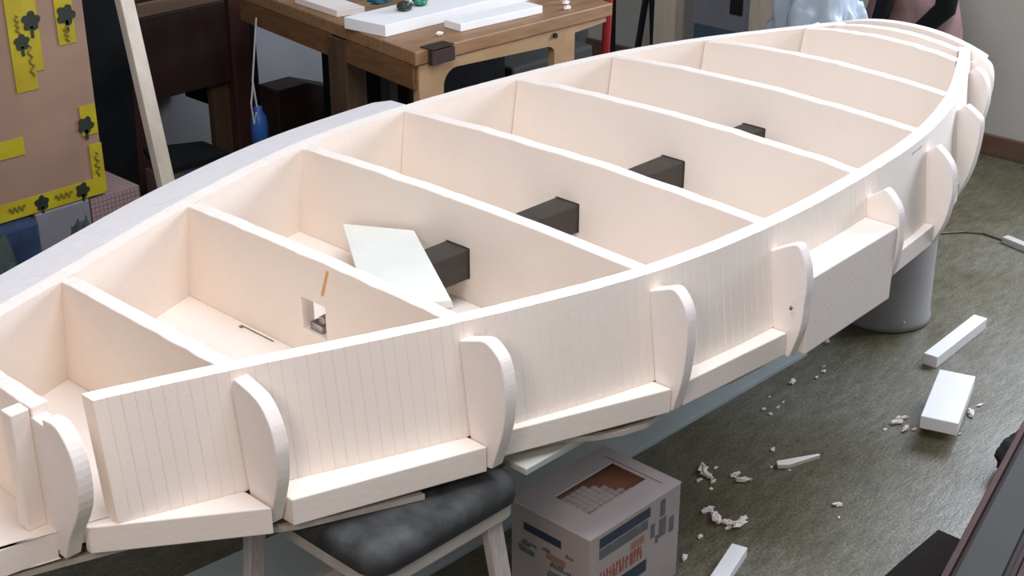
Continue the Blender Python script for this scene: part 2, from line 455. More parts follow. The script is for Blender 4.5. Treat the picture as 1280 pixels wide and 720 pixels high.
# square tube running through the bulkheads
bm = N(); box(bm, 1.47, 2.75, TUBE[0] + .001, TUBE[1] - .001, TUBE[2] + .001, TUBE[3] - .001)
link('square_tube', bm, 'tube', hull, bevel=.003, label='dark square tube along the centre line')
bm = N(); bar(bm, (1.412, 1.822, .612), (1.445, 1.822, .612), .034, .014); tube(bm, [(1.415, 1.81, .63), (1.45, 1.81, .632)], .008)
link('metal_fitting', bm, 'steel', hull, label='shiny metal fitting inside the square hole')
# pencil and glue marks that sit on the foam
bm = N(); bar(bm, (1.4012, 1.768, .742), (1.4012, 1.787, .690), .005, .0014, (1, 0, 0)); link('glue_streak', bm, 'glue', hull, label='yellow glue streak')
bm = N(); bar(bm, (1.392, 2.018, .5562), (1.392, 1.925, .5562), .002, .001); box(bm, 1.385, 1.392, 2.012, 2.02, .5555, .5575)
link('pencil_line', bm, 'pencil', hull)
def wy(x): return CY - hw(x) - WT - .0018
for xa, xb, z in ((2.28, 2.38, .70), (2.52, 2.62, .728), (2.64, 2.70, .733)):
    bm = N(); bar(bm, (xa, wy(xa), z), (xb, wy(xb), z), .0012, .002); link('pencil_line', bm, 'pencil', hull)
bm = N()
for x, z in ((2.12, .556),): heap(bm, (2.062, 1.262, .61), (.003, .003, .004), 3, 2)
link('nail_head', bm, 'pencil', hull)

# loose offcut plate leaning inside the third compartment
A = Vector((1.740, 2.138, .624)); B = Vector((1.740, 1.920, .672)); C_ = Vector((1.478, 1.545, .735)); D = Vector((1.50, 1.80, .672))
nrm = (B - A).cross(C_ - A).normalized()
if nrm.z < 0: nrm = -nrm
bm = N(); prism(bm, [A, B, C_, Vector((1.436, 1.60, .728)), D], -nrm * .016)
tag(link('foam_offcut', bm, 'foam_offcut', org=(1.6, 1.8, .6), bevel=.002), 'greenish white foam sheet offcut leaning inside the hull beside the dark square tube', 'foam offcut')

# ------------------------------------------------------------ what carries the hull
stool = empty('padded_stool', (1.30, 1.55, 0), 'stool with a black padded seat under the near side of the hull', 'stool')
bm = N()
def rrect(x0, x1, y0, y1, r, n=6):
    out = []
    for cx, cy, a0 in ((x1 - r, y1 - r, 0), (x0 + r, y1 - r, 90), (x0 + r, y0 + r, 180), (x1 - r, y0 + r, 270)):
        for i in range(n + 1):
            a = math.radians(a0 + 90 * i / n); out.append((cx + r * math.cos(a), cy + r * math.sin(a)))
    return out
levels = [(0, .438), (.0, .462), (.004, .474), (.012, .481), (.030, .4855)]
rings = []
for ins, z in levels:
    rings.append([bm.verts.new((x, y, z - .006 * max(0, noise.noise(Vector((x * 9, y * 9, 1)))) * (z > .47))) for x, y in rrect(1.140 + ins, 1.468 - ins, 1.368 + ins, 1.73 - ins, .04)])
for a, b in zip(rings, rings[1:]):
    for i in range(len(a)): bm.faces.new([a[i], a[(i + 1) % len(a)], b[(i + 1) % len(a)], b[i]])
bm.faces.new(rings[0][::-1]); bm.faces.new(rings[-1])
link('seat_pad', bm, 'pad', stool, smooth=True, label='black padded seat')
bm = N(); lo = rrect(1.148, 1.460, 1.376, 1.722, .03); li = rrect(1.172, 1.436, 1.400, 1.698, .02)
for z0, z1 in ((.405, .4375),):
    a = [bm.verts.new((x, y, z0)) for x, y in lo]; b = [bm.verts.new((x, y, z1)) for x, y in lo]
    c = [bm.verts.new((x, y, z0)) for x, y in li]; d = [bm.verts.new((x, y, z1)) for x, y in li]
    n = len(a)
    for i in range(n):
        j = (i + 1) % n
        for q in ((a, b), (b, d), (d, c), (c, a)): bm.faces.new([q[0][i], q[0][j], q[1][j], q[1][i]])
link('seat_frame', bm, 'stool_metal', stool, bevel=.004, label='cream metal seat frame')
for x, y, dx, dy in ((1.165, 1.398, -.0, -.03), (1.415, 1.398, .05, -.03), (1.165, 1.70, -.02, .03), (1.415, 1.70, .05, .03)):
    bm = N(); bar(bm, (x, y, .41), (x + dx, y + dy, 0), .034, .020, (0, 1, 0)); link('leg', bm, 'stool_wood', stool, bevel=.003)
bm = N(); bar(bm, (1.17, 1.70, .2), (1.42, 1.70, .2), .018, .018); link('stretcher', bm, 'stool_metal', stool)

bm = N(); prism(bm, [(1.475, 1.372, .472), (2.6, 1.372, .472), (2.6, 1.50, .472), (1.475, 1.50, .472)], (0, 0, .0135))
o = tag(link('support_plank', bm, 'plank_pale', org=(1.475, 1.44, .472), bevel=.002), 'pale grey plank lying under the hull beside the black stool seat', 'plank')

bm = N(); prism(bm, [(1.05, 2.13, 0), (1.05, 1.775, 0), (2.953, 1.745, 0), (2.92, 1.93, 0), (2.0, 1.93, 0), (1.5, 2.09, 0)], (0, 0, .012))
tag(link('floor_board', bm, 'board_blue', org=(2, 1.85, 0), bevel=.001), 'long flat blue grey board lying on the floor under the hull', 'board')

bucket = empty('round_bucket', (3.315, 1.735, 0), 'round grey bucket standing on the floor under the far end of the hull', 'bucket')
bm = N(); lathe(bm, 3.315, 1.735, [(.125, 0), (.128, .004), (.128, .016), (.124, .02), (.116, .470), (.112, .4855)]); link('body', bm, 'bucket', bucket, smooth=True)
bm = N(); heap(bm, (3.243, 1.633, .030), (.004, .004, .004), 2, 2); link('rivet', bm, 'frame_white', bucket)

# ------------------------------------------------------------ tile carton
bx0, bx1, by0, by1, bz = 1.690, 1.962, 1.412, 1.610, .215
car = empty('tile_carton', ((bx0 + bx1) / 2, (by0 + by1) / 2, 0), 'printed cardboard carton with a cut-out window in its lid on the floor by the stool', 'carton')
bm = N(); t = .004
box(bm, bx0, bx1, by0, by0 + t, 0, bz); box(bm, bx0, bx1, by1 - t, by1, 0, bz)
box(bm, bx0, bx0 + t, by0 + t, by1 - t, 0, bz); box(bm, bx1 - t, bx1, by0 + t, by1 - t, 0, bz); box(bm, bx0 + t, bx1 - t, by0 + t, by1 - t, 0, t)
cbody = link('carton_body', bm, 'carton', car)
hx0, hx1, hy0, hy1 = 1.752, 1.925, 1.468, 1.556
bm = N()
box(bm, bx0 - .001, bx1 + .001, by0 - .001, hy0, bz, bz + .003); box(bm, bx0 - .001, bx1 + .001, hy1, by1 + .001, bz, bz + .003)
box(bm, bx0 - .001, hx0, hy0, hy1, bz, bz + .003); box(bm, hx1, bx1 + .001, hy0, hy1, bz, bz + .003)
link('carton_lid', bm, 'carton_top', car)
bm = N(); bar(bm, (hx1 + .004, hy1 + .022, bz + .0033), (bx1 - .03, hy1 + .022, bz + .0033), .0015, .0006)
bar(bm, (bx1 - .030, hy0 - .035, bz + .0033), (bx1 - .030, by1 - .03, bz + .0033), .0012, .0006); link('lid_seam', bm, 'print_grey', car)
bm = N(); box(bm, bx0 + t, bx1 - t, by0 + t, by1 - t, bz - .030, bz - .024); tray = link('inner_tray', bm, 'carton_in', car)
bm = N()
for i in range(11):
    for j in range(8):
        cxx = 1.758 + i * .0152; cyy = 1.452 + j * .0142
        if (i + j * .9 > 11.5) or (i < 3 and j < 3): continue
        box(bm, cxx, cxx + .012, cyy, cyy + .0115, bz - .0239, bz - .019)
link('mosaic_tiles', bm, 'mosaic_white', tray)
e = .0006
# print on the face towards -X
def face_l(name, y0, y1, z0, z1, mat): bm = N(); box(bm, bx0 - e, bx0 + .001, y0, y1, z0, z1); return bm
bm = face_l('', 1.482, 1.578, .164, .181, 0); link('print_band', bm, 'navy', cbody, label='navy printed band')
bm = N(); rnd = random.Random(3)
for ln, (z, ya, yb) in enumerate(((.128, 1.562, 1.585), (.134, 1.545, 1.58), (.118, 1.55, 1.592), (.112, 1.55, 1.590), (.150, 1.452, 1.470), (.140, 1.51, 1.53), (.117, 1.476, 1.505), (.112, 1.45, 1.51), (.095, 1.452, 1.512), (.088, 1.452, 1.515), (.075, 1.455, 1.50))):
    bm = N(); y = ya
    while y < yb:
        l = rnd.uniform(.003, .007); box(bm, bx0 - e, bx0 + .001, y, min(y + l, yb), z, z + rnd.uniform(.004, .008)); y += l + .0015
    link('small_lettering', bm, 'print_grey', cbody)
bm = N(); box(bm, bx0 - e, bx0 + .001, 1.47, 1.52, .125, .140); link('pink_patch', bm, 'print_orange', cbody)
# print on the face towards -Y
def fy(bm, x0, x1, z0, z1, k=0): box(bm, x0, x1, by0 - e - k, by0 + .001, z0, z1)
bm = N(); fy(bm, 1.718, 1.868, .183, .205); link('print_band', bm, 'navy', cbody, label='dark blue printed band')
bm = N(); fy(bm, 1.718, 1.862, .158, .180); link('print_band', bm, 'print_grey', cbody)
bm = N()
x = 1.722
while x < 1.848:
    l = rnd.uniform(.005, .010)
    fy(bm, x, x + l * .45, .098, .128 + rnd.uniform(-.002, .002)); fy(bm, x + l * .45, x + l, .098 + rnd.choice((0, .012, .022)), .098 + rnd.choice((.018, .03)))
    x += l + .003
link('red_lettering', bm, 'print_red', cbody)
bm = N(); fy(bm, 1.812, 1.852, .132, .150); link('orange_patch', bm, 'print_orange', cbody)
bm = N(); fy(bm, 1.780, 1.862, .060, .088); link('print_band', bm, 'navy', cbody)
bm = N(); fy(bm, 1.872, 1.884, .128, .160); fy(bm, 1.900, 1.915, .165, .203); fy(bm, 1.898, 1.920, .118, .160); fy(bm, 1.888, 1.897, .110, .128); fy(bm, 1.930, 1.945, .115, .150)
link('tool_picture', bm, 'print_grey', cbody)

# ------------------------------------------------------------ offcuts on the floor
def foam_bar(a, b, w, h, lab, cat='foam offcut', group=None, mat='foam_white', z=0):
    bm = N(); a = Vector((a[0], a[1], z + h / 2)); b = Vector((b[0], b[1], z + h / 2))
    bar(bm, a, b, w, h)
    return tag(link('foam_strip', bm, mat, org=((a.x + b.x) / 2, (a.y + b.y) / 2, z), bevel=.0015), lab, cat, group)
foam_bar((3.12, 1.485), (3.42, 1.500), .038, .032, 'long white foam strip on the floor beside the round grey bucket')
bm = N(); mt = Matrix.Translation((2.895, 1.318, .036)) @ Matrix.Rotation(math.radians(18), 4, 'Z') @ Matrix.Rotation(math.radians(-4), 4, 'Y')
box(bm, -.112, .112, -.043, .043, 0, .034, mt)
tag(link('foam_block', bm, 'foam_white', org=(2.90, 1.318, .035), bevel=.0015), 'bright white rectangular foam block propped on a small scrap on the floor', 'foam block')
bm = N(); box(bm, 2.822, 2.86, 1.325, 1.345, 0, .030, None)
tag(link('wood_nub', bm, 'glue', org=(2.84, 1.335, 0), bevel=.002), 'small yellowish scrap propping up the white foam block', 'scrap')
bm = N(); prism(bm, [(2.437, 1.488, 0), (2.455, 1.470, 0), (2.540, 1.442, 0), (2.543, 1.448, 0), (2.45, 1.50, 0)], (0, 0, .009))
tag(link('foam_sliver', bm, 'foam_cut', org=(2.49, 1.47, 0)), 'long pointed foam sliver lying alone between the carton and the white block', 'foam offcut')
foam_bar((1.90, 1.300), (2.105, 1.358), .034, .022, 'white foam strip on the floor just right of the carton')
foam_bar((4.02, 1.725), (3.985, 1.58), .028, .02, 'pale strip on the floor near the right wall', mat='plank_pale')
bm = N(); tube(bm, [(3.70, 2.08, .003), (3.95, 1.89, .003), (4.00, 1.85, .003), (4.03, 1.80, .003), (4.02, 1.72, .003), (4.04, 1.5, .003), (4.03, 1.2, .003)], .0035, 6)
tag(link('floor_cable', bm, 'rail', org=(4, 1.8, 0)), 'thin brown cable lying across the floor beyond the hull stern', 'cable')

crumbs = [  # x, y, r, stretch angle, cluster
 (2.312, 1.604, .020, 30, 0), (2.300, 1.580, .016, 70, 0), (2.290, 1.560, .010, 0, 0), (2.272, 1.585, .010, 0, 0), (2.340, 1.590, .007, 0, 0),
 (2.345, 1.540, .013, -20, 1), (2.338, 1.515, .016, -40, 1), (2.262, 1.545, .007, 0, 1),
 (2.185, 1.500, .016, -20, 2), (2.175, 1.468, .020, 30, 2), (2.178, 1.440, .016, -60, 2), (2.190, 1.418, .024, 0, 2), (2.165, 1.428, .010, 0, 2), (2.098, 1.452, .009, 0, 2), (2.015, 1.43, .012, 20, 2),
 (2.400, 1.308, .012, -40, 3), (2.36, 1.28, .005, 0, 3), (2.495, 1.540, .009, 10, 3), (2.430, 1.500, .005, 0, 3), (2.448, 1.463, .004, 0, 3),
 (2.800, 1.398, .017, -30, 4), (2.790, 1.365, .014, 20, 4), (2.830, 1.398, .015, -45, 4), (2.756, 1.400, .007, 0, 4), (2.805, 1.350, .008, 0, 4),
 (2.965, 1.288, .018, 30, 5), (3.02, 1.292, .010, 0, 5), (2.86, 1.262, .006, 0, 5),
 (3.080, 1.800, .014, 20, 6), (3.055, 1.750, .013, 0, 6), (2.800, 1.690, .014, 10, 6), (2.865, 1.660, .008, 0, 6), (2.905, 1.665, .009, 0, 6), (2.93, 1.68, .005, 0, 6),
 (2.640, 1.665, .008, 0, 6), (2.668, 1.645, .007, 0, 6), (2.630, 1.640, .007, 0, 6), (2.700, 1.650, .006, 0, 6), (2.700, 1.69, .005, 0, 6),
 (1.640, 1.62, .006, 0, 7), (1.600, 1.64, .008, 0, 7), (1.630, 1.67, .005, 0, 7)]
CL = ['ragged foam crumb in the upper group beside the carton', 'ragged foam curl just right of the upper crumb group',
      'ragged foam crumb in the lower group beside the carton', 'small lone foam crumb on the open floor near the pointed sliver',
      'ragged foam crumb just left of the white foam block', 'ragged foam crumb just right of the white foam block',
      'small foam crumb on the floor near the blue grey board', 'small foam crumb on the floor between stool and carton']
rc = random.Random(11)
for k, (x, y, r, ang, c) in enumerate(crumbs):
    bm = N(); heap(bm, (0, 0, r * .25), (r * .80, r * .40, r * .25), k * 3.3, 3, .9, 1.6)
    if r > .012:
        heap(bm, (r * .7, r * .25, r * .2), (r * .55, r * .22, r * .2), k * 5.3, 3, .9, 1.8)
    bm.transform(Matrix.Translation((x, y, 0)) @ Matrix.Rotation(math.radians(ang + rc.uniform(-15, 15)), 4, 'Z'))
    tag(link('foam_crumb', bm, 'foam_cut', org=(x, y, 0)), CL[c], 'foam crumb', 'foam crumbs, ' + CL[c].split('foam ')[-1])

# ------------------------------------------------------------ dark chest, bottom right
ch = empty('long_dark_chest', (2.35, .86, 0), 'long low dark wooden chest with reddish rims at the lower right', 'chest')
R = Matrix.Translation((2.02, .885, 0)) @ Matrix.Rotation(math.radians(13), 4, 'Z')
def chbox(name, x0, x1, y0, y1, z0, z1, mat, bev=.002, lab=None):
    bm = N(); box(bm, x0, x1, y0, y1, z0, z1, R); return link(name, bm, mat, ch, bevel=bev, label=lab)
chbox('chest_body', -.75, .66, -.34, -.012, 0, .235, 'chest_wood')
chbox('rim', -.76, .64, -.016, -.004, .235, .252, 'chest_rim', lab='reddish wooden rim')
chbox('lid_panel', -.755, .67, -.094, -.024, .235, .247, 'chest_panel', lab='dark grey lid panel')
chbox('groove_strip', -.755, .67, -.114, -.104, .235, .243, 'chest_wood')
chbox('rim', -.76, .67, -.130, -.117, .235, .253, 'chest_rim', lab='reddish wooden rim')
chbox('groove_strip', -.755, .67, -.146, -.136, .235, .245, 'chest_wood')
chbox('rim', -.76, .67, -.163, -.152, .235, .251, 'chest_rim', lab='reddish wooden rim')
chbox('lid_panel', -.755, .67, -.32, -.168, .235, .247, 'chest_panel')
bm = N(); prism(bm, [(1.5, .96, 0), (1.5, 1.08, 0), (2.30, 1.10, 0), (2.46, 1.10, 0), (2.46, 1.03, 0)], (0, 0, .006))  # thin dark sheet standing in for the shadow on the floor beside the chest
tag(link('chest_shadow_strip', bm, 'shadow_dark', org=(2.1, 1.05, 0)), 'narrow dark strip painting the shadow on the floor along the left of the chest', 'painted shadow')
bm = N(); heap(bm, (2.80, 1.10, .045), (.06, .035, .045), 4, 4, .2)
tag(link('charcoal_cloth', bm, 'charcoal', org=(2.8, 1.11, 0), smooth=True), 'crumpled charcoal cloth on the floor at the far end of the chest', 'cloth')

# ------------------------------------------------------------ workbench
wb = empty('workbench', (2.6, 2.8, 0), 'brown wooden workbench with a cut-out plywood front behind the hull', 'workbench')
def lx(y): return 2.292 + (y - 2.505) * .14
bm = N(); prism(bm, [(lx(2.505), 2.505, .765), (3.0, 2.478, .765), (3.12, 3.38, .765), (lx(3.38), 3.38, .765)], (0, 0, .035)); link('bench_top', bm, 'workbench', wb, bevel=.003)
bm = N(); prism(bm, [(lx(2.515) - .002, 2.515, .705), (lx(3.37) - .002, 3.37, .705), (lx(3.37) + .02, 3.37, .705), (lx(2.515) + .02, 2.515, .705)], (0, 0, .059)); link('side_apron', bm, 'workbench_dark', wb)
# front panel with rounded cut-out
bm = N()
fx0, fx1 = 2.305, 2.860
out = [(fx0, 0), (fx0, .763), (2.985, .763), (2.985, .750), (fx1, .742), (fx1, 0), (2.782, 0), (2.782, .700)]
for i in range(1, 6):
    a = math.radians(90 * i / 6); out.append((2.782 - .022 * (1 - math.cos(a)), .700 + .022 * math.sin(a)))
out += [(2.758, .723), (2.43, .737)]
for i in range(1, 6):
    a = math.radians(90 * i / 6); out.append((2.43 - .045 * math.sin(a), .692 + .045 * math.cos(a)))
out += [(2.385, .69), (2.385, 0)]
prism(bm, [(x, 2.508 - (x - 2.3) * .03, z) for x, z in out], (0, .022, 0)); link('front_panel', bm, 'ply', wb, label='plywood front panel with a rounded cut-out')
for n_, x, y, w in (('leg', 2.365, 2.85, .07), ('leg', 2.83, 3.34, .06), ('leg', 3.05, 3.34, .06)):
    bm = N(); box(bm, x - w / 2, x + w / 2, y - .035, y + .035, 0, .764); link(n_, bm, 'leg_brown', wb, bevel=.002)
bm = N(); box(bm, 2.352, 2.378, 2.67, 2.705, 0, .764); link('leg', bm, 'black_metal', wb, label='thin black leg')
bm = N(); box(bm, 2.330, 2.408, 2.486, 2.500, .762, .797); box(bm, 2.330, 2.408, 2.486, 2.53, .8005, .803)
link('corner_bracket', bm, 'chest_wood', wb, bevel=.002, label='dark corner bracket')
for x in (2.78,): 
    bm = N(); tube(bm, [(x, 2.492, .75), (x, 2.486, .75)], .007); link('bolt', bm, 'black_metal', wb)

def slab(p, z0, h, mat, lab, cat='foam plank', name='foam_plank', group=None):
    bm = N(); prism(bm, [(x, y, z0) for x, y in p], (0, 0, h)); c = (sum(x for x, y in p) / len(p), sum(y for x, y in p) / len(p), z0)
    return tag(link(name, bm, mat, org=c, bevel=.0015), lab, cat, group)
slab([(2.335, 2.66), (2.70, 2.655), (2.88, 2.66), (2.90, 2.80), (2.32, 2.80)], .8005, .030, 'foam_white', 'thick white foam plank nearest the left corner of the workbench')
slab([(2.500, 2.560), (2.785, 2.540), (2.79, 2.605), (2.505, 2.625)], .8005, .020, 'foam_white', 'white foam plank along the front edge of the workbench')
slab([(2.38, 2.90), (2.46, 2.88), (2.48, 3.05), (2.40, 3.10)], .8005, .018, 'foam_cut', 'small beige foam piece near the left edge of the workbench')
slab([(2.92, 2.60), (3.02, 2.60), (3.03, 2.68), (2.93, 2.68)], .8005, .012, 'foam_cut', 'small pale scrap near the right corner of the workbench', 'scrap', 'foam_scrap')
slab([(2.62, 2.88), (3.04, 2.86), (3.05, 2.92), (2.63, 2.94)], .8005, .02, 'foam_white', 'narrow white foam strip at the back of the workbench')
for (x, y, z, rx, ry, rz, mat, lab, nm) in ((2.475, 2.83, .846, .045, .020, .014, 'teal', 'blue teal tool lying on the foam at the left of the workbench', 'hand_tool'),
        (2.47, 2.735, .843, .022, .020, .012, 'olive', 'small olive green clip on the thick white foam plank', 'clip'),
        (2.535, 2.745, .843, .022, .018, .012, 'green', 'small bright green clip on the thick white foam plank', 'clip')):
    bm = N(); heap(bm, (x, y, z), (rx, ry, rz), x * 9, 3, .25)
    bar(bm, (x - rx * .5, y, z - rz * .4), (x + rx * 1.5, y + .03, z - rz * .3), rz * .8, rz * .8)
    tag(link(nm, bm, mat, org=(x, y, z - rz), smooth=False), lab, 'tool')
for x, y, lab in ((2.44, 2.575, 'small pale crumb on the workbench between the two foam planks'), (2.86, 2.52, 'small white crumb on the workbench right of the front foam plank'), (2.90, 2.56, 'pale crumb beside the scrap near the right corner of the workbench')):
    bm = N(); heap(bm, (x, y, .8055), (.010, .008, .005), x * 3, 3, .5); tag(link('foam_crumb', bm, 'foam_cut', org=(x, y, .8)), lab, 'foam crumb')
bm = N(); box(bm, 2.62, 3.02, 2.90, 3.28, 0, .60); box(bm, 2.60, 3.04, 2.88, 3.30, .60, .63)
tag(link('storage_bin', bm, 'black', org=(2.82, 3.08, 0), bevel=.01), 'black storage bin under the workbench seen through the cut-out', 'storage bin')

# blue bottle hanging on a cord from the bench's left edge
bo = empty('blue_bottle', (2.360, 3.25, .36), 'blue bottle hanging on white cords from the left edge of the workbench', 'bottle')
bm = N(); lathe(bm, 2.360, 3.25, [(.018, .345), (.024, .35), (.025, .43), (.021, .455), (.012, .47), (.012, .482), (.010, .484)], 20); link('body', bm, 'blue_plastic', bo, smooth=True)
bm = N(); tube(bm, [(2.357, 3.25, .48), (2.352, 3.255, .56), (2.385, 3.26, .735)], .0028, 6); tube(bm, [(2.35, 3.245, .47), (2.335, 3.24, .44), (2.33, 3.24, .50), (2.35, 3.25, .56)], .0026, 6)
link('cord', bm, 'cord_white', bo)

# ------------------------------------------------------------ dark furniture at the back left
cu = empty('dark_wood_cupboard', (2.4, 3.8, 0), 'dark wooden cupboard on tall posts against the back wall', 'cupboard')
for x0, x1 in ((2.150, 2.215), (2.535, 2.605)):
    bm = N(); box(bm, x0, x1, 3.60, 3.67, 0, 1.7); link('front_post', bm, 'cupboard_post', cu, bevel=.004)
for x0, x1 in ((2.150, 2.215), (2.535, 2.605)):
    bm = N(); box(bm, x0 + .003, x1 - .003, 3.72, 3.76, 0, .449); link('back_post', bm, 'cupboard_post', cu, bevel=.004)
bm = N(); box(bm, 2.217, 2.533, 3.61, 3.63, .447, .70); link('door', bm, 'cupboard', cu, bevel=.003)
bm = N(); box(bm, 2.217, 2.533, 3.60, 3.64, .703, .745); link('rail', bm, 'rail', cu, bevel=.003)
bm = N(); box(bm, 2.217, 2.533, 3.61, 3.63, .748, 1.68); link('upper_door', bm, 'cupboard', cu, bevel=.003)
bm = N(); box(bm, 2.225, 2.525, 3.64, 3.99, .45, 1.69); link('carcass', bm, 'cupboard', cu)
bm = N(); box(bm, 2.606, 2.64, 3.62, 3.99, .30, 1.7); link('side_panel', bm, 'black', cu)
bm = N(); box(bm, 2.470, 2.534, 3.635, 3.66, 0, .446); link('lower_stile', bm, 'leg_brown', cu)

cb = empty('cardboard_box', (2.2, 3.42, 0), 'dim cardboard box with a dark lid under the dark cupboard', 'box')
bm = N(); box(bm, 2.075, 2.29, 3.33, 3.42, 0, .33); link('box_body', bm, 'card_box', cb, bevel=.003)
bm = N(); prism(bm, [(2.065, 3.322, .331), (2.30, 3.322, .331), (2.28, 3.425, .345), (2.08, 3.425, .375)], (0, 0, .014)); link('lid', bm, 'black', cb)
bm = N(); heap(bm, (2.04, 3.12, .18), (.15, .09, .19), 3, 4, .3); heap(bm, (2.28, 3.14, .18), (.13, .08, .18), 7, 4, .3)
bm.transform(Matrix.Translation((0, 0, 0)))
tag(link('blue_cloth_heap', bm, 'blue_cloth', org=(2.2, 3.1, 0), smooth=True), 'heap of dark blue cloth on the floor in front of the cardboard box', 'cloth')

bm = N(); prism(bm, [(1.965, 3.43, 0), (2.045, 3.43, 0), (2.085, 3.43, .8), (2.095, 3.43, 1.75), (1.875, 3.43, 1.75), (1.92, 3.43, .55)], (0, .04, 0))
tag(link('folded_screen', bm, 'black', org=(2.0, 3.45, 0)), 'tall black folded screen standing beside the dark cupboard', 'screen')

st = N(); bar(st, (1.792, 2.757, 0), (1.955, 3.375, 1.55), .040, .026, (0, 1, .4))
tag(link('timber_batten', st, 'post_cream', org=(1.8, 2.76, 0), bevel=.002), 'long pale timber batten leaning upright behind the far side of the hull', 'batten')

bc = empty('brown_chest', (2.6, 3.45, 0), 'dark brown chest with a sloping lid beside the workbench', 'chest')
bm = N(); prism(bm, [(2.62, 3.50, 0), (2.62, 3.50, .42), (2.74, 3.50, .42), (2.92, 3.50, .355), (2.96, 3.50, 0)], (0, .10, 0)); link('body', bm, 'brown_chest', bc, bevel=.004)
bm = N(); box(bm, 2.655, 2.90, 3.494, 3.500, .05, .30); link('front_panel', bm, 'brown_chest', bc)

# ------------------------------------------------------------ paper-covered board with yellow tapes
pb = empty('paper_covered_board', (1.4, 2.92, .52), 'brown paper covered board with yellow printed tapes standing at the left', 'board')
bm = N(); box(bm, .95, 1.650, 2.90, 2.935, .515, 1.35); link('board', bm, 'paper', pb, bevel=.003)
def tape(x0, x1, z0, z1): 
    tape.n = getattr(tape, 'n', 0) + 1; bm = N(); box(bm, x0, x1, 2.8975 - .0001 * tape.n, 2.9005, z0, z1); return link('yellow_tape', bm, 'tape', pb)
def blob(x, z, s=.020):
    bm = N(); rb = random.Random(int(x * 1000)); pts = []
    for i in range(30):
        a = 2 * math.pi * i / 30; r = s * (.72 + .34 * abs(math.sin(2.5 * a + x * 9)) + rb.uniform(-.05, .05)); pts.append((x + r * math.cos(a), 2.8955, z + r * math.sin(a)))
    prism(bm, pts, (0, .002, 0)); bm2 = bm; box(bm2, x - .004, x + .003, 2.8955, 2.8974, z - s * 1.7, z - s * .5); link('black_emblem', bm2, 'ink', pb)
def scrib(x0, x1, z0, z1, seed, vertical=True):
    bm = N(); rb = random.Random(seed); n = 9; pts = []
    for i in range(n * 3):
        t = i / (n * 3 - 1); s = math.sin(t * n * 2.4)
        if vertical: pts.append(((x0 + x1) / 2 + s * (x1 - x0) / 2 * (.3 + .7 * rb.random()), 2.8962, z1 + (z0 - z1) * t))
        else: pts.append((x0 + (x1 - x0) * t, 2.8962, (z0 + z1) / 2 + s * (z1 - z0) / 2))
    tube(bm, pts, .0022, 5); link('printed_script', bm, 'ink_soft', pb)
tape(1.462, 1.515, .800, 1.35); tape(1.496, 1.535, .840, 1.32)
tape(1.578, 1.622, .885, 1.30); tape(1.606, 1.647, .665, .735); tape(1.380, 1.470 - .01, .66, .70)
tape(1.618, 1.6505, .520, .640); tape(1.00, 1.645, .5165, .556)
blob(1.518, .952, .022); blob(1.490, .910, .018); blob(1.604, .950, .023); blob(1.617, .690, .020); blob(1.482, .536, .018); blob(1.587, .538, .018)
scrib(1.499, 1.512, .83, .90, 1); scrib(1.592, 1.606, .85 + .04, .925, 2); scrib(1.626, 1.640, .56, .62, 3); scrib(1.515, 1.56, .532, .545, 4, False); scrib(1.40, 1.44, .532, .545, 5, False)
scrib(1.48, 1.49, .93, .97, 6); scrib(1.06, 1.3, .532, .545, 8, False)

bm = N(); box(bm, 1.460, 1.600, 2.895, 3.10, 0, .5135)
gc = empty('grey_crate', (1.53, 3.0, 0), 'pale grey crate standing under the taped board', 'crate')
link('body', bm, 'grey_crate', gc, bevel=.004)
bm = N(); bmc = [(1.575 + .012 * math.cos(2 * math.pi * i / 14), 2.8915, .455 + .012 * math.sin(2 * math.pi * i / 14)) for i in range(14)]
prism(bm, bmc, (0, .003, 0)); link('round_logo', bm, 'petrol', gc)
bm = N(); box(bm, 1.605, 1.74, 2.90, 3.08, 0, .508)
tag(link('checked_box', bm, 'checked', org=(1.67, 3, 0), bevel=.003), 'pink checked box right of the pale grey crate', 'box')
bm = N(); box(bm, 1.15, 1.455, 2.87, 3.05, 0, .512)
tag(link('blue_box', bm, 'blue_cloth', org=(1.3, 3, 0), bevel=.012), 'dark blue box under the left of the taped board', 'box')
for (x, y, r, s, lab, nm) in ((1.25, 2.74, (.12, .07, .275), 5, 'dark green cloth bundle in front of the dark blue box', 'dark_cloth_bundle'), (1.52, 2.79, (.055, .04, .26), 9, 'small dark bundle in front of the pale grey crate', 'dark_cloth_bundle')):
    bm = N(); heap(bm, (x, y, r[2] * .9), r, s, 4, .35, 3); tag(link(nm, bm, 'dark_green', org=(x, y, 0), smooth=True), lab, 'cloth')

# ------------------------------------------------------------ things along the right wall, behind the stern
bm = N(); tube(bm, [(3.07, 2.585, 0), (3.13, 2.60, .80)], .013, 10)
tag(link('red_pole', bm, 'red_metal', org=(3.07, 2.585, 0)), 'red metal pole standing beside the right end of the workbench', 'pole')
bm = N(); box(bm, 3.10, 3.48, 2.95, 3.25, 0, .50); 
tag(link('grey_bin', bm, 'chest_panel', org=(3.3, 3.1, 0), bevel=.01), 'dark grey bin beyond the right end of the workbench', 'bin')
tp = empty('black_tripod', (4.35, 3.47, 0), 'black metal stand with slanted legs in the far corner', 'stand')
for a, b in (((4.30, 3.545, 0), (4.30, 3.555, .62)), ((4.30, 3.44, .10), (4.30, 3.36, .62)), ((4.32, 3.34, .0), (4.30, 3.372, .62))):
    bm = N(); tube(bm, [a, b], .013, 8); link('leg', bm, 'black_metal', tp)
bm = N(); box(bm, 4.27, 4.33, 3.33, 3.58, .62, .65); link('crossbar', bm, 'black_metal', tp)
bm = N(); box(bm, 4.27, 4.33, 3.225, 3.325, 0, 1.3)
tag(link('timber_post', bm, 'post_cream', org=(4.3, 3.28, 0), bevel=.003), 'cream timber post standing between the black stand and the grey cabinet', 'post')
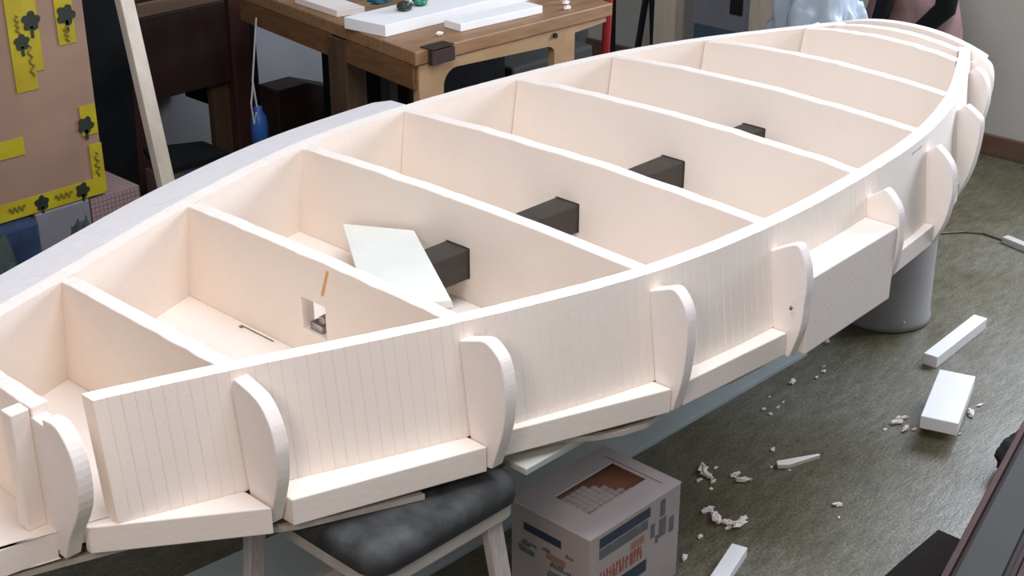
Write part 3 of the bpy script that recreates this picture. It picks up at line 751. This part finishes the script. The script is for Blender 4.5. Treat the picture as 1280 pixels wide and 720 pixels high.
ca = empty('grey_cabinet', (4.5, 3.03, 0), 'grey metal cabinet with a black square opening against the right wall', 'cabinet')
bm = N(); box(bm, 4.32, 4.70, 2.905, 3.185, 0, .95); link('body', bm, 'cabinet_grey', ca, bevel=.006)
bm = N(); box(bm, 4.312, 4.320, 2.925, 3.165, .02, .375); link('lower_trim', bm, 'petrol', ca, label='dark petrol lower trim')
bm = N(); box(bm, 4.312, 4.320, 2.955, 3.010, .438, .50); link('square_opening', bm, 'black_metal', ca, bevel=.003, label='black square opening')
bm = N(); box(bm, 4.27, 4.33, 2.79, 2.895, 0, 1.3)
tag(link('timber_post', bm, 'post_cream', org=(4.3, 2.84, 0), bevel=.003), 'cream timber post right of the grey cabinet', 'post')
bm = N(); heap(bm, (4.02, 2.45, .36), (.12, .185, .38), 2, 5, .18, 2.6)
tag(link('plastic_bag', bm, 'plastic_bag', org=(4.02, 2.45, 0), smooth=True), 'pale blue translucent plastic bag standing behind the hull stern', 'bag')
bg = empty('patterned_backpack', (4.25, 2.27, 0), 'pink and brown patterned backpack with black straps near the right wall', 'backpack')
bm = N(); heap(bm, (4.30, 2.27, .42), (.12, .165, .42), 6, 4, .12); link('body', bm, 'bag_pattern', bg, smooth=True)
bm = N()
for ya, yb, r in ((2.325, 2.300, .026), (2.20, 2.09, .035)):
    tube(bm, [(4.19, yb + (ya - yb) * .2, .35), (4.165, ya, .52), (4.16, yb, .64), (4.19, yb, .80)], r, 10)
link('straps', bm, 'black', bg, smooth=True, label='black straps')
bm = N(); heap(bm, (4.20, 2.13, .50), (.05, .04, .05), 3, 3, .2); link('side_pocket', bm, 'black', bg, smooth=True)
bm = N(); box(bm, 3.62, 3.80, 1.86, 2.05, 0, .16)
tag(link('dark_block', bm, 'black', org=(3.7, 1.95, 0), bevel=.02), 'dark block on the floor just behind the hull stern', 'block')

# ------------------------------------------------------------ camera
pitch, yaw = math.radians(24.95), math.radians(43.6)
cam = bpy.data.cameras.new('camera'); co = bpy.data.objects.new('camera', cam); COL.objects.link(co)
co.location = (0, 0, 1.75); co.rotation_euler = (math.radians(90) - pitch, 0, yaw - math.radians(90))
cam.sensor_width = 36; cam.lens = 36 * 1800 / 1280; cam.clip_end = 50
scene.camera = co

# ------------------------------------------------------------ light
def area(name, loc, target, sx, sy, power, color):
    l = bpy.data.lights.new(name, 'AREA'); l.shape = 'RECTANGLE'; l.size = sx; l.size_y = sy; l.energy = power; l.color = color
    o = bpy.data.objects.new(name, l); COL.objects.link(o); o.location = loc
    o.rotation_euler = (Vector(target) - Vector(loc)).to_track_quat('-Z', 'Y').to_euler(); return o
area('window_daylight', (XW + .10, 1.15, 1.6), (2.2, 1.4, .5), 1.5, 1.05, 105, (.74, .83, 1.0))
area('lamp_by_camera', (-.35, .45, 1.95), (1.5, 1.9, .6), .5, .5, 14, (1.0, .82, .76))
area('overhead_fill', (1.45, 1.15, 2.7), (1.7, 1.7, .5), 1.4, 1.4, 54, (.82, .88, 1.0))  # added overhead fill to whiten the deck tops, stands for no actual lamp
w = bpy.data.worlds.new('world'); scene.world = w; w.use_nodes = True
w.node_tree.nodes['Background'].inputs['Color'].default_value = (.80, .88, 1.0, 1)
w.node_tree.nodes['Background'].inputs['Strength'].default_value = .38
scene.view_settings.view_transform = 'Standard'; scene.view_settings.look = 'None'
scene.view_settings.exposure = 0; scene.view_settings.gamma = 1; scene.view_settings.use_curve_mapping = False
